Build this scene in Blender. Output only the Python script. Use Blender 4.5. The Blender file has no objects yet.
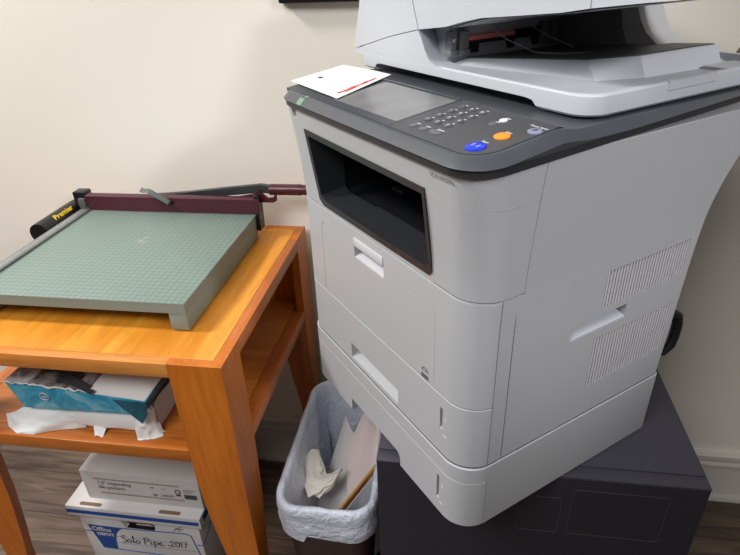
import bpy, bmesh, math, random
from mathutils import Vector, Matrix, noise
random.seed(7)
C = bpy.context.scene.collection
PI = math.pi

# ------------------------------------------------------------------ materials
def lin(c):
    return tuple(((v/255)/12.92 if v/255 <= .04045 else ((v/255+.055)/1.055)**2.4) for v in c)
def base(name):
    m = bpy.data.materials.new(name); m.use_nodes = True
    nt = m.node_tree; b = nt.nodes['Principled BSDF']
    return m, nt, b
def plastic(name, col, rough=.45, bump=.0, scale=900, var=.03, spec=.5, metal=0., vscale=6.):
    m, nt, b = base(name); N = nt.nodes; L = nt.links
    c = lin(col)
    tc = N.new('ShaderNodeTexCoord')
    no = N.new('ShaderNodeTexNoise'); no.inputs['Scale'].default_value = vscale; no.inputs['Detail'].default_value = 3
    L.new(tc.outputs['Object'], no.inputs['Vector'])
    mx = N.new('ShaderNodeMix'); mx.data_type = 'RGBA'
    mx.inputs[6].default_value = (*[max(0, v*(1-var)) for v in c], 1); mx.inputs[7].default_value = (*[min(1, v*(1+var)) for v in c], 1)
    L.new(no.outputs['Fac'], mx.inputs[0]); L.new(mx.outputs[2], b.inputs['Base Color'])
    b.inputs['Roughness'].default_value = rough; b.inputs['Metallic'].default_value = metal
    b.inputs['Specular IOR Level'].default_value = spec
    if bump:
        n2 = N.new('ShaderNodeTexNoise'); n2.inputs['Scale'].default_value = scale
        L.new(tc.outputs['Object'], n2.inputs['Vector'])
        bp = N.new('ShaderNodeBump'); bp.inputs['Strength'].default_value = bump; bp.inputs['Distance'].default_value = .001
        L.new(n2.outputs['Fac'], bp.inputs['Height']); L.new(bp.outputs['Normal'], b.inputs['Normal'])
    return m
def wood(name, c1, c2, axis, rough=.35, scale=14., c3=None):
    m, nt, b = base(name); N = nt.nodes; L = nt.links
    tc = N.new('ShaderNodeTexCoord'); mp = N.new('ShaderNodeMapping')
    s = [scale, scale, scale]; s[axis] = scale*.10
    mp.inputs['Scale'].default_value = s
    L.new(tc.outputs['Object'], mp.inputs['Vector'])
    n1 = N.new('ShaderNodeTexNoise'); n1.inputs['Scale'].default_value = 1.6; n1.inputs['Detail'].default_value = 5; n1.inputs['Distortion'].default_value = .7
    L.new(mp.outputs['Vector'], n1.inputs['Vector'])
    n2 = N.new('ShaderNodeTexNoise'); n2.inputs['Scale'].default_value = 9; n2.inputs['Detail'].default_value = 3
    L.new(mp.outputs['Vector'], n2.inputs['Vector'])
    cr = N.new('ShaderNodeValToRGB'); e = cr.color_ramp.elements
    e[0].position = .28; e[0].color = (*lin(c1), 1); e[1].position = .72; e[1].color = (*lin(c2), 1)
    if c3:
        k = e.new(.5); k.color = (*lin(c3), 1)
    L.new(n1.outputs['Fac'], cr.inputs['Fac'])
    mx = N.new('ShaderNodeMix'); mx.data_type = 'RGBA'; mx.blend_type = 'MULTIPLY'; mx.inputs[0].default_value = .35
    c2r = N.new('ShaderNodeValToRGB'); c2r.color_ramp.elements[0].position = .35; c2r.color_ramp.elements[0].color = (.55, .5, .45, 1)
    c2r.color_ramp.elements[1].position = .6; c2r.color_ramp.elements[1].color = (1, 1, 1, 1)
    L.new(n2.outputs['Fac'], c2r.inputs['Fac'])
    L.new(cr.outputs['Color'], mx.inputs[6]); L.new(c2r.outputs['Color'], mx.inputs[7])
    L.new(mx.outputs[2], b.inputs['Base Color'])
    b.inputs['Roughness'].default_value = rough
    return m

M = {}
M['body'] = plastic('printer_grey', (180, 182, 185), .42, .05, 1500, .01)
M['body_side'] = plastic('printer_grey_side', (184, 183, 187), .42, .05, 1500, .01)
M['seam'] = plastic('seam_dark', (70, 70, 73), .7)
M['dark_panel'] = plastic('panel_slate', (66, 70, 76), .38, .05, 1200, .03)
M['key_area'] = plastic('panel_charcoal', (74, 74, 77), .42, .0, 1200, .03)
M['rim'] = plastic('panel_rim', (72, 76, 82), .33, .0)
M['rim_shade'] = plastic('panel_rim_shade', (44, 44, 48), .45)  # near-black copy that paints the shadow line along the lower rim
M['white_plastic'] = plastic('scanner_white', (198, 201, 208), .4, .04, 1500, .01)
M['dark_plastic'] = plastic('dark_grey_plastic', (84, 84, 87), .5)
M['mid_dark'] = plastic('mid_grey_plastic', (116, 116, 120), .5)
M['feeder_grey'] = plastic('feeder_grey', (178, 178, 182), .5)
M['black'] = plastic('black_plastic', (16, 16, 18), .4)
M['bin_dark'] = plastic('bin_black', (17, 18, 22), .42)
M['frame_dark'] = plastic('bin_frame', (42, 43, 47), .38)
M['red'] = plastic('red_sponge', (250, 140, 130), .7, .2, 500)
M['blue_btn'] = plastic('blue_button', (25, 62, 225), .3)
M['orange_btn'] = plastic('orange_button', (252, 150, 40), .35)
M['lav_btn'] = plastic('lavender_button', (140, 140, 168), .35)
M['white_btn'] = plastic('white_button', (225, 225, 228), .35)
M['grey_btn'] = plastic('grey_button', (100, 101, 105), .35)
M['key_btn'] = plastic('keypad_button', (84, 85, 89), .35)
M['ink_white'] = plastic('print_white', (205, 205, 208), .6)
M['ink_grey'] = plastic('print_grey', (96, 96, 100), .6)
M['ink_dark'] = plastic('print_dark', (52, 52, 56), .6)
M['ink_black'] = plastic('pen_black', (28, 28, 38), .6)
M['ink_red'] = plastic('pen_red', (216, 70, 62), .6)
M['ink_blue'] = plastic('print_blue', (28, 74, 150), .55)
M['ink_taupe'] = plastic('print_taupe', (164, 146, 140), .6)
M['green_tag'] = plastic('green_sticker', (120, 150, 122), .5)
M['vent'] = plastic('vent_white', (205, 205, 210), .4)
M['vent_in'] = plastic('vent_grey', (150, 148, 154), .5)
M['paper'] = plastic('white_paper', (230, 229, 227), .7, .1, 60)
M['paper_grey'] = plastic('grey_paper', (214, 210, 208), .7, .1, 60)
M['paper_pink'] = plastic('pinkish_paper', (212, 196, 192), .7, .1, 60)
M['tissue'] = plastic('tissue_white', (236, 230, 220), .8, .5, 120)
M['kraft'] = plastic('kraft_board', (206, 152, 88), .7)
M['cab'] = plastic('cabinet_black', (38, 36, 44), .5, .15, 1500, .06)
M['cab_top_lit'] = plastic('cabinet_top', (62, 61, 72), .5, .2, 900, .12, vscale=9)  # lighter copy of the cabinet black, light on the top painted in
M['cab_line'] = plastic('cabinet_line', (62, 60, 70), .5)
M['can'] = plastic('can_brown', (58, 40, 36), .45)
M['carton'] = plastic('white_carton', (212, 209, 207), .6, .05, 200, .02)
M['carton_hole'] = plastic('carton_slot', (128, 102, 78), .8)
M['carton_grey'] = plastic('carton_grey', (205, 205, 206), .65)
M['folder_red'] = plastic('folder_red', (120, 44, 40), .6)
M['maroon'] = plastic('maroon_enamel', (74, 26, 40), .3, .05, 600)
M['arm'] = plastic('arm_steel', (62, 66, 68), .4, metal=.3)
M['lever'] = plastic('lever_steel', (98, 106, 102), .45, metal=.2)
M['black_rubber'] = plastic('black_gloss', (22, 22, 24), .3)
M['gold'] = plastic('gold_print', (226, 190, 40), .5)
M['cutter_green'] = plastic('cutter_edge_green', (128, 140, 132), .5, .05, 500, .03)
M['alu'] = plastic('ruler_alu', (150, 152, 152), .4, metal=.4)
M['trim'] = plastic('trim_white', (214, 208, 198), .45, 0, 900, .02)
M['frame_black'] = plastic('frame_black', (18, 17, 17), .35)
M['brown'] = plastic('brown_wood', (74, 52, 40), .5, var=.2)
M['picture'] = plastic('picture_dark', (40, 40, 44), .4, var=.4)
M['scratch'] = plastic('scratch_pale', (98, 98, 108), .7)

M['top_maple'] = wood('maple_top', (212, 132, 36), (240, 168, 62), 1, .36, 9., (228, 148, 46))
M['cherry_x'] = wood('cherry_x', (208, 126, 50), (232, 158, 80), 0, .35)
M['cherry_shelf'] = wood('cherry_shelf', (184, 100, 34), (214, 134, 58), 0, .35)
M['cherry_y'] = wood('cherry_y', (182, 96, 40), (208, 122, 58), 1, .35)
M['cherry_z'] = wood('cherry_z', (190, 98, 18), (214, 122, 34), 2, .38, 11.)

def wall_mat():
    m, nt, b = base('wall_paint'); N = nt.nodes; L = nt.links
    tc = N.new('ShaderNodeTexCoord')
    no = N.new('ShaderNodeTexNoise'); no.inputs['Scale'].default_value = 2.; no.inputs['Detail'].default_value = 3
    L.new(tc.outputs['Object'], no.inputs['Vector'])
    cr = N.new('ShaderNodeValToRGB'); e = cr.color_ramp.elements
    e[0].color = (*lin((236, 230, 218)), 1); e[1].color = (*lin((240, 234, 222)), 1)
    L.new(no.outputs['Fac'], cr.inputs['Fac']); L.new(cr.outputs['Color'], b.inputs['Base Color'])
    n2 = N.new('ShaderNodeTexNoise'); n2.inputs['Scale'].default_value = 90; n2.inputs['Detail'].default_value = 4
    mp = N.new('ShaderNodeMapping'); mp.inputs['Scale'].default_value = (.4, 1, 1.4)
    L.new(tc.outputs['Object'], mp.inputs['Vector']); L.new(mp.outputs['Vector'], n2.inputs['Vector'])
    bp = N.new('ShaderNodeBump'); bp.inputs['Strength'].default_value = .10; bp.inputs['Distance'].default_value = .0015
    L.new(n2.outputs['Fac'], bp.inputs['Height']); L.new(bp.outputs['Normal'], b.inputs['Normal'])
    b.inputs['Roughness'].default_value = .6
    return m
M['wall'] = wall_mat()
def floor_mat():
    m, nt, b = base('floor_planks'); N = nt.nodes; L = nt.links
    tc = N.new('ShaderNodeTexCoord')
    br = N.new('ShaderNodeTexBrick'); br.inputs['Scale'].default_value = 1.
    br.inputs['Brick Width'].default_value = 1.2; br.inputs['Row Height'].default_value = .15
    br.inputs['Mortar Size'].default_value = .0012; br.inputs['Color1'].default_value = (.25, .25, .25, 1); br.inputs['Color2'].default_value = (.9, .9, .9, 1)
    br.inputs['Mortar'].default_value = (0, 0, 0, 1); br.offset = .37
    L.new(tc.outputs['Object'], br.inputs['Vector'])
    mp = N.new('ShaderNodeMapping'); mp.inputs['Scale'].default_value = (2.2, 22, 1)
    L.new(tc.outputs['Object'], mp.inputs['Vector'])
    n1 = N.new('ShaderNodeTexNoise'); n1.inputs['Scale'].default_value = 1.7; n1.inputs['Detail'].default_value = 7; n1.inputs['Distortion'].default_value = 1.2
    L.new(mp.outputs['Vector'], n1.inputs['Vector'])
    mth = N.new('ShaderNodeMath'); mth.operation = 'MULTIPLY_ADD'; mth.inputs[1].default_value = .35
    L.new(br.outputs['Color'], mth.inputs[0]); L.new(n1.outputs['Fac'], mth.inputs[2])
    cr = N.new('ShaderNodeValToRGB'); e = cr.color_ramp.elements
    e[0].position = .35; e[0].color = (*lin((34, 26, 21)), 1); e[1].position = 1.; e[1].color = (*lin((122, 102, 88)), 1)
    k = e.new(.68); k.color = (*lin((82, 66, 56)), 1)
    L.new(mth.outputs[0], cr.inputs['Fac'])
    mx = N.new('ShaderNodeMix'); mx.data_type = 'RGBA'; mx.blend_type = 'MULTIPLY'
    L.new(br.outputs['Fac'], mx.inputs[0]); L.new(cr.outputs['Color'], mx.inputs[6]); mx.inputs[7].default_value = (.3, .28, .26, 1)
    L.new(mx.outputs[2], b.inputs['Base Color'])
    b.inputs['Roughness'].default_value = .45
    return m
M['floor'] = floor_mat()
def grid_mat():
    m, nt, b = base('cutter_grid'); N = nt.nodes; L = nt.links
    tc = N.new('ShaderNodeTexCoord'); sp = N.new('ShaderNodeSeparateXYZ'); L.new(tc.outputs['Object'], sp.inputs[0])
    outs = []
    for ax in (0, 1):
        mo = N.new('ShaderNodeMath'); mo.operation = 'PINGPONG'; mo.inputs[1].default_value = .00635
        L.new(sp.outputs[ax], mo.inputs[0])
        lt = N.new('ShaderNodeMath'); lt.operation = 'LESS_THAN'; lt.inputs[1].default_value = .00055
        L.new(mo.outputs[0], lt.inputs[0]); outs.append(lt)
    mxm = N.new('ShaderNodeMath'); mxm.operation = 'MAXIMUM'
    L.new(outs[0].outputs[0], mxm.inputs[0]); L.new(outs[1].outputs[0], mxm.inputs[1])
    ml = N.new('ShaderNodeMath'); ml.operation = 'MULTIPLY'; ml.inputs[1].default_value = .75; L.new(mxm.outputs[0], ml.inputs[0])
    no = N.new('ShaderNodeTexNoise'); no.inputs['Scale'].default_value = 7; no.inputs['Detail'].default_value = 4; L.new(tc.outputs['Object'], no.inputs['Vector'])
    cr = N.new('ShaderNodeValToRGB'); cr.color_ramp.elements[0].color = (*lin((122, 139, 131)), 1); cr.color_ramp.elements[1].color = (*lin((131, 148, 140)), 1)
    L.new(no.outputs['Fac'], cr.inputs['Fac'])
    mx = N.new('ShaderNodeMix'); mx.data_type = 'RGBA'; L.new(ml.outputs[0], mx.inputs[0]); L.new(cr.outputs['Color'], mx.inputs[6])
    mx.inputs[7].default_value = (*lin((78, 95, 92)), 1)
    L.new(mx.outputs[2], b.inputs['Base Color']); b.inputs['Roughness'].default_value = .5
    return m
M['grid'] = grid_mat()
def teal_mat(name, dark, lo, hi, sc):
    m, nt, b = base(name); N = nt.nodes; L = nt.links
    tc = N.new('ShaderNodeTexCoord'); no = N.new('ShaderNodeTexNoise'); no.inputs['Scale'].default_value = sc; no.inputs['Detail'].default_value = 5; no.inputs['Distortion'].default_value = 1.5
    L.new(tc.outputs['Object'], no.inputs['Vector'])
    cr = N.new('ShaderNodeValToRGB'); e = cr.color_ramp.elements
    e[0].position = .36; e[0].color = (*lin(dark), 1); e[1].position = .75; e[1].color = (*lin(hi), 1); k = e.new(.55); k.color = (*lin(lo), 1)
    L.new(no.outputs['Fac'], cr.inputs['Fac']); L.new(cr.outputs['Color'], b.inputs['Base Color']); b.inputs['Roughness'].default_value = .35
    return m
M['teal'] = teal_mat('teal_wrapper', (44, 148, 182), (74, 176, 206), (156, 210, 224), 22)
M['teal_dark'] = teal_mat('teal_wrapper_dark', (16, 66, 84), (28, 92, 112), (60, 120, 136), 14)
M['photo_wrap'] = teal_mat('printed_wrapper', (36, 30, 26), (150, 146, 146), (190, 190, 194), 16)
def screen_mat():
    m, nt, b = base('screen_glass'); N = nt.nodes; L = nt.links
    tc = N.new('ShaderNodeTexCoord'); no = N.new('ShaderNodeTexNoise'); no.inputs['Scale'].default_value = 14; no.inputs['Detail'].default_value = 3
    mp = N.new('ShaderNodeMapping'); mp.inputs['Scale'].default_value = (1, .5, 1); L.new(tc.outputs['Object'], mp.inputs['Vector']); L.new(mp.outputs['Vector'], no.inputs['Vector'])
    cr = N.new('ShaderNodeValToRGB'); cr.color_ramp.elements[0].position = .3; cr.color_ramp.elements[0].color = (*lin((112, 112, 113)), 1); cr.color_ramp.elements[1].position = .75; cr.color_ramp.elements[1].color = (*lin((146, 146, 145)), 1)
    L.new(no.outputs['Fac'], cr.inputs['Fac']); L.new(cr.outputs['Color'], b.inputs['Base Color']); b.inputs['Roughness'].default_value = .22
    return m
M['screen'] = screen_mat()
def bag_mat():
    m, nt, b = base('bag_film'); N = nt.nodes; L = nt.links
    b.inputs['Base Color'].default_value = (*lin((226, 233, 246)), 1); b.inputs['Roughness'].default_value = .35
    tc = N.new('ShaderNodeTexCoord'); no = N.new('ShaderNodeTexNoise'); no.inputs['Scale'].default_value = 55; no.inputs['Detail'].default_value = 6; no.inputs['Distortion'].default_value = .8
    L.new(tc.outputs['Object'], no.inputs['Vector'])
    bp = N.new('ShaderNodeBump'); bp.inputs['Strength'].default_value = .9; bp.inputs['Distance'].default_value = .008
    L.new(no.outputs['Fac'], bp.inputs['Height']); L.new(bp.outputs['Normal'], b.inputs['Normal'])
    return m
M['bag'] = bag_mat()

# ------------------------------------------------------------------ mesh helpers
def box(bm, x0, x1, y0, y1, z0, z1, bev=0., mi=0, seg=2):
    r = bmesh.ops.create_cube(bm, size=1.)
    vs = r['verts']
    for v in vs:
        v.co = Vector(((x0+x1)/2+v.co.x*(x1-x0), (y0+y1)/2+v.co.y*(y1-y0), (z0+z1)/2+v.co.z*(z1-z0)))
    fs = set(f for v in vs for f in v.link_faces)
    for f in fs: f.material_index = mi
    if bev:
        es = set(e for v in vs for e in v.link_edges)
        r = bmesh.ops.bevel(bm, geom=list(vs)+list(es), offset=bev, segments=seg, affect='EDGES', profile=.5)
        for f in r['faces']: f.material_index = mi
    return bm
def prism(bm, poly, d, mi=0):
    """poly: 3d points (planar, any winding) extruded by vector d"""
    d = Vector(d); a = [bm.verts.new(Vector(p)) for p in poly]; b = [bm.verts.new(Vector(p)+d) for p in poly]
    n = len(poly); fs = [bm.faces.new(a[::-1]), bm.faces.new(b)]
    for i in range(n): fs.append(bm.faces.new((a[i], a[(i+1) % n], b[(i+1) % n], b[i])))
    for f in fs: f.material_index = mi
    bmesh.ops.recalc_face_normals(bm, faces=fs)
    return bm
def tube(bm, pts, r, n=8, mi=0, cap=True):
    pts = [Vector(p) for p in pts]; rings = []; up0 = None
    for i, p in enumerate(pts):
        t = (pts[min(i+1, len(pts)-1)]-pts[max(i-1, 0)]).normalized()
        if up0 is None:
            up0 = Vector((0, 0, 1)) if abs(t.z) < .9 else Vector((1, 0, 0))
        s = t.cross(up0).normalized(); u = s.cross(t).normalized(); up0 = u
        rr = r[i] if isinstance(r, (list, tuple)) else r
        rings.append([bm.verts.new(p+(s*math.cos(2*PI*k/n)+u*math.sin(2*PI*k/n))*rr) for k in range(n)])
    fs = []
    for a, b in zip(rings, rings[1:]):
        for k in range(n): fs.append(bm.faces.new((a[k], a[(k+1) % n], b[(k+1) % n], b[k])))
    if cap: fs.append(bm.faces.new(rings[0][::-1])); fs.append(bm.faces.new(rings[-1]))
    for f in fs: f.material_index = mi
    bmesh.ops.recalc_face_normals(bm, faces=fs)
    return bm
def loft(bm, rings, cap0=True, cap1=True, mi=0, closed=True):
    R = [[bm.verts.new(Vector(p)) for p in r] for r in rings]; n = len(R[0]); fs = []
    for a, b in zip(R, R[1:]):
        for k in range(n if closed else n-1): fs.append(bm.faces.new((a[k], a[(k+1) % n], b[(k+1) % n], b[k])))
    if cap0: fs.append(bm.faces.new(R[0][::-1]))
    if cap1: fs.append(bm.faces.new(R[-1]))
    for f in fs: f.material_index = mi
    bmesh.ops.recalc_face_normals(bm, faces=fs)
    return bm
def rrect(x0, x1, y0, y1, rf, rb=None, n=6):
    """rounded rectangle, ccw from front left; rf radius at y0 corners, rb at y1 corners"""
    rb = rf if rb is None else rb; P = []
    for cx, cy, r, a0 in ((x0+rf, y0+rf, rf, PI), (x1-rf, y0+rf, rf, 1.5*PI), (x1-rb, y1-rb, rb, 0), (x0+rb, y1-rb, rb, .5*PI)):
        for i in range(n+1):
            a = a0+.5*PI*i/n; P.append((cx+r*math.cos(a), cy+r*math.sin(a)))
    return P
def ribbon(bm, pts, width_vec, th, mi=0):
    """flat strip along pts, width vector, thickness th along normal"""
    pts = [Vector(p) for p in pts]; w = Vector(width_vec); rings = []
    for i, p in enumerate(pts):
        t = (pts[min(i+1, len(pts)-1)]-pts[max(i-1, 0)]).normalized(); nn = t.cross(w).normalized()*th/2
        rings.append([p-w/2-nn, p+w/2-nn, p+w/2+nn, p-w/2+nn])
    return loft(bm, rings, mi=mi)
def sheet(bm, fn, nu, nv, mi=0, th=.0008):
    V = [[bm.verts.new(Vector(fn(i/nu, j/nv))) for j in range(nv+1)] for i in range(nu+1)]
    fs = []
    for i in range(nu):
        for j in range(nv):
            f = bm.faces.new((V[i][j], V[i+1][j], V[i+1][j+1], V[i][j+1])); f.material_index = mi; fs.append(f)
    if th:
        bmesh.ops.recalc_face_normals(bm, faces=fs)
        bmesh.ops.solidify(bm, geom=fs, thickness=th)
    return bm
def text_into(bm, s, size, mat, mi=0, shear=0., align='LEFT', bold=0.):
    cu = bpy.data.curves.new('t', 'FONT'); cu.body = s; cu.size = size; cu.shear = shear; cu.align_x = align; cu.offset = bold; cu.resolution_u = 3
    o = bpy.data.objects.new('t', cu); C.objects.link(o)
    dg = bpy.context.evaluated_depsgraph_get(); me = bpy.data.meshes.new_from_object(o.evaluated_get(dg))
    me.transform(mat); n0 = len(bm.faces); bm.from_mesh(me); bm.faces.ensure_lookup_table()
    for f in bm.faces[n0:]: f.material_index = mi
    bpy.data.objects.remove(o); bpy.data.curves.remove(cu); bpy.data.meshes.remove(me)
    return bm
def frame_mat(o, x, y):
    """matrix with local x along x, y along y"""
    x = Vector(x).normalized(); y = Vector(y); z = x.cross(y).normalized(); y = z.cross(x)
    return Matrix(((x.x, y.x, z.x, o[0]), (x.y, y.y, z.y, o[1]), (x.z, y.z, z.z, o[2]), (0, 0, 0, 1)))
def boolean(bm, cutter, op='DIFFERENCE'):
    def mk(b):
        me = bpy.data.meshes.new('b'); b.to_mesh(me); o = bpy.data.objects.new('b', me); C.objects.link(o); return o
    bmesh.ops.recalc_face_normals(cutter, faces=cutter.faces)
    bmesh.ops.recalc_face_normals(bm, faces=bm.faces)
    a, b = mk(bm), mk(cutter)
    md = a.modifiers.new('x', 'BOOLEAN'); md.operation = op; md.object = b; md.solver = 'EXACT'
    dg = bpy.context.evaluated_depsgraph_get(); me = bpy.data.meshes.new_from_object(a.evaluated_get(dg))
    out = bmesh.new(); out.from_mesh(me)
    for o in (a, b):
        m_ = o.data; bpy.data.objects.remove(o); bpy.data.meshes.remove(m_)
    bpy.data.meshes.remove(me); bm.free(); cutter.free()
    return out
def bisect(bm, co, no):
    bmesh.ops.bisect_plane(bm, geom=bm.verts[:]+bm.edges[:]+bm.faces[:], plane_co=co, plane_no=no, clear_outer=True)
    es = [e for e in bm.edges if e.is_boundary]
    if es: bmesh.ops.contextual_create(bm, geom=es)
    bmesh.ops.recalc_face_normals(bm, faces=bm.faces)
    return bm
OFF = {}
def obj(name, bm, mats, parent=None, smooth=32):
    me = bpy.data.meshes.new(name)
    root = parent
    while root is not None and root.parent is not None: root = root.parent
    if root is not None: bm.transform(Matrix.Translation(-OFF[root.name]))
    bm.to_mesh(me); bm.free()
    for m in (mats if isinstance(mats, (list, tuple)) else [mats]): me.materials.append(M[m])
    if smooth:
        me.shade_smooth(); me.set_sharp_from_angle(angle=math.radians(smooth))
    o = bpy.data.objects.new(name, me); C.objects.link(o)
    if parent is not None: o.parent = parent
    return o
def thing(name, label, cat, loc, off=None, rotz=0., group=None):
    o = bpy.data.objects.new(name, None); C.objects.link(o); o.empty_display_size = .05
    o.location = loc; o.rotation_euler = (0, 0, rotz); o['label'] = label; o['category'] = cat
    if group: o['group'] = group
    OFF[o.name] = Vector(loc if off is None else off)
    return o
def single(name, bm, mats, label, cat, loc, group=None, smooth=32):
    bm.transform(Matrix.Translation(-Vector(loc)))
    o = obj(name, bm, mats, None, smooth); o.location = loc; o['label'] = label; o['category'] = cat
    if group: o['group'] = group
    return o
def struct(name, bm, mat):
    o = obj(name, bm, mat); o['kind'] = 'structure'; return o
B = bmesh.new

# ------------------------------------------------------------------ room
b = B(); box(b, -3.2, 3.2, 0, .1, 0, 2.7); struct('wall_back', b, 'wall')
b = B(); box(b, -3.2, 3.2, -3.6, 0, -.05, 0); struct('floor', b, 'floor')
b = B()
prof = [(0, 0), (-.022, 0), (-.022, .012), (-.016, .022), (-.014, .026), (-.014, .128), (-.018, .134), (-.018, .142), (-.013, .150), (-.013, .156), (-.020, .162), (-.020, .176), (-.014, .183), (0, .184)]
prism(b, [(-3.2, y, z) for y, z in prof], (6.4, 0, 0)); struct('baseboard_back', b, 'trim')

# picture on the wall (only its lower edge reaches into the view)
t = thing('picture_frame', 'black picture frame hanging on the cream wall above the paper cutter and printer', 'picture', (.136, -.012, 1.356))
b = B()
for x0, x1, z0, z1 in ((-.058, .33, 1.356, 1.386), (-.058, .33, 1.83, 1.86), (-.058, -.028, 1.386, 1.83), (.30, .33, 1.386, 1.83)):
    box(b, x0, x1, -.026, -.001, z0, z1, .003)
obj('frame_border', b, 'frame_black', t)
b = B(); box(b, -.03, .302, -.014, -.006, 1.38, 1.835); obj('picture_panel', b, 'picture', t)

# brown rounded object at the far right of the view
b = B()
rr = []
for r, y in ((.062, -.001), (.066, -.008), (.066, -.02), (.058, -.028), (.03, -.031)):
    rr.append([(.918+r*math.cos(2*PI*k/32), y, 1.222+r*math.sin(2*PI*k/32)) for k in range(32)])
loft(b, rr)
single('wall_plaque', b, 'brown', 'dark brown round object on the wall at the right edge behind the printer', 'wall ornament', (.918, -.001, 1.222))

# ------------------------------------------------------------------ table
X0, X1, Y0, Y1, ZT = -.672, -.048, -.594, -.024, .85
T = thing('side_table', 'orange-brown wooden table with open shelf and tapered legs under the paper cutter', 'table', ((X0+X1)/2, (Y0+Y1)/2, 0))
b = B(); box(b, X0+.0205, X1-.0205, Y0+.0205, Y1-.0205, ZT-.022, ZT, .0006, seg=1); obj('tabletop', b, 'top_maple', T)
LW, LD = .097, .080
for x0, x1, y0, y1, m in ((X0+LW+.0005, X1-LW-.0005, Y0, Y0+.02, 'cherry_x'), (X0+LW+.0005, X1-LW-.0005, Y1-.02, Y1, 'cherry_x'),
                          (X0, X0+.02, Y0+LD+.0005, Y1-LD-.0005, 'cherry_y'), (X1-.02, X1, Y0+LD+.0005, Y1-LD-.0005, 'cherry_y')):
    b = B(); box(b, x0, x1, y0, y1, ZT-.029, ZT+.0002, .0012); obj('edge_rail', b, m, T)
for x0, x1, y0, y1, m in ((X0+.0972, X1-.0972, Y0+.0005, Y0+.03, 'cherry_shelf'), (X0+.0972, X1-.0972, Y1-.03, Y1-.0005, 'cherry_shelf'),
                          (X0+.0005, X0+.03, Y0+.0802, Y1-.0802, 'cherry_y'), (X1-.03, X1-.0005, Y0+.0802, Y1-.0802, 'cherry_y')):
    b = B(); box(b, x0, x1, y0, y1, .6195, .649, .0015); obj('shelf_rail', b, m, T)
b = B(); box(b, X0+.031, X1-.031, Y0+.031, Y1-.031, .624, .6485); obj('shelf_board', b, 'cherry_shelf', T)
WZ = [(0, .045), (.15, .05), (.27, .058), (.36, .073), (.47, .088), (.58, .0955), (.7, .097), (.8502, .097)]
DZ = [(0, .036), (.15, .038), (.27, .041), (.36, .050), (.47, .068), (.58, .077), (.7, .080), (.8502, .080)]
for sx in (0, 1):
    for sy in (0, 1):
        b = B(); R = []
        xo, yo = (X0, Y0) if (sx, sy) == (0, 0) else ((X1, Y0) if (sx, sy) == (1, 0) else ((X0, Y1) if sx == 0 else (X1, Y1)))
        dx, dy = (1 if sx == 0 else -1), (1 if sy == 0 else -1)
        for (z, w), (_, d) in zip(WZ, DZ):
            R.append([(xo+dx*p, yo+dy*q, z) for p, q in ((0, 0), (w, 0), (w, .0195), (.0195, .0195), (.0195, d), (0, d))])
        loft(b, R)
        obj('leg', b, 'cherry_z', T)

# ------------------------------------------------------------------ paper cutter
CX0, CX1, CY0, CY1 = -.589, -.144, -.499, -.098
K = thing('paper_cutter', 'green gridded guillotine paper cutter with maroon guard bar on the wooden table', 'paper cutter', (-.37, -.3, .8505))
b = B(); box(b, CX0, CX1, CY0, CY1, .8895, .911, .0012); obj('board', b, ['grid'], K)
for x0, x1 in ((CX0, CX0+.034), (CX1-.034, CX1)):
    b = B(); box(b, x0, x1, CY0+.0005, CY1, .8535, .8893, .001); obj('side_runner', b, 'cutter_green', K)
# painted edge band round the board so that only its top shows the grid
b = B()
box(b, CX0-.0006, CX1+.0006, CY0-.0006, CY0+.0004, .8895, .9102); box(b, CX1-.0004, CX1+.0006, CY0, CY1, .8895, .9102)
obj('edge_band', b, 'cutter_green', K)
for x in (CX0+.012, CX1-.012):
    for y in (CY0+.02, CY1-.02):
        b = B(); tube(b, [(x, y, .8505), (x, y, .8537)], .008, 12); obj('rubber_foot', b, 'black', K)
b = B(); box(b, CX0-.0005, CX0+.021, CY0-.002, CY1, .9112, .9172, .001)
for i in range(60):
    y = CY0+.006+i*.0066; w = .008 if i % 4 == 0 else .005
    box(b, CX0, CX0+w, y-.0003, y+.0003, .9172, .9175, mi=1)
box(b, CX0+.0165, CX0+.0173, CY0, CY1, .9172, .9175, mi=1)
obj('ruler', b, ['alu', 'ink_dark'], K)
# guard bar (angle section), tapering slightly
b = B()
prism(b, [(-.573, -.102, .9135), (-.573, -.102, .9490), (-.573, -.0995, .9505), (-.573, -.082, .9505), (-.573, -.082, .947), (-.573, -.0985, .947), (-.573, -.0985, .9135)], (.4415, 0, 0))
for x in (-.56, -.146): tube(b, [(x, -.1015, .928), (x, -.1035, .928)], .0025, 10, mi=1)
obj('guard_bar', b, ['maroon', 'arm'], K)
b = B(); box(b, -.57, CX1-.002, -.0985, -.093, .9112, .9136); obj('clamp_strip', b, 'black', K)
# right hand black bracket
b = B(); prism(b, [(-.1435, -.104, .872), (-.1435, -.074, .872), (-.1435, -.070, .955), (-.1435, -.100, .955)], (.010, 0, 0)); obj('end_bracket', b, 'black', K)
# hinge block left
b = B(); box(b, -.609, -.576, -.098, -.066, .918, .957, .004); obj('hinge_block', b, 'black_rubber', K)
b = B(); box(b, -.592, -.5735, -.108, -.0985, .9176, .9440, .003); obj('hinge_cover', b, 'dark_plastic', K)
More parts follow.
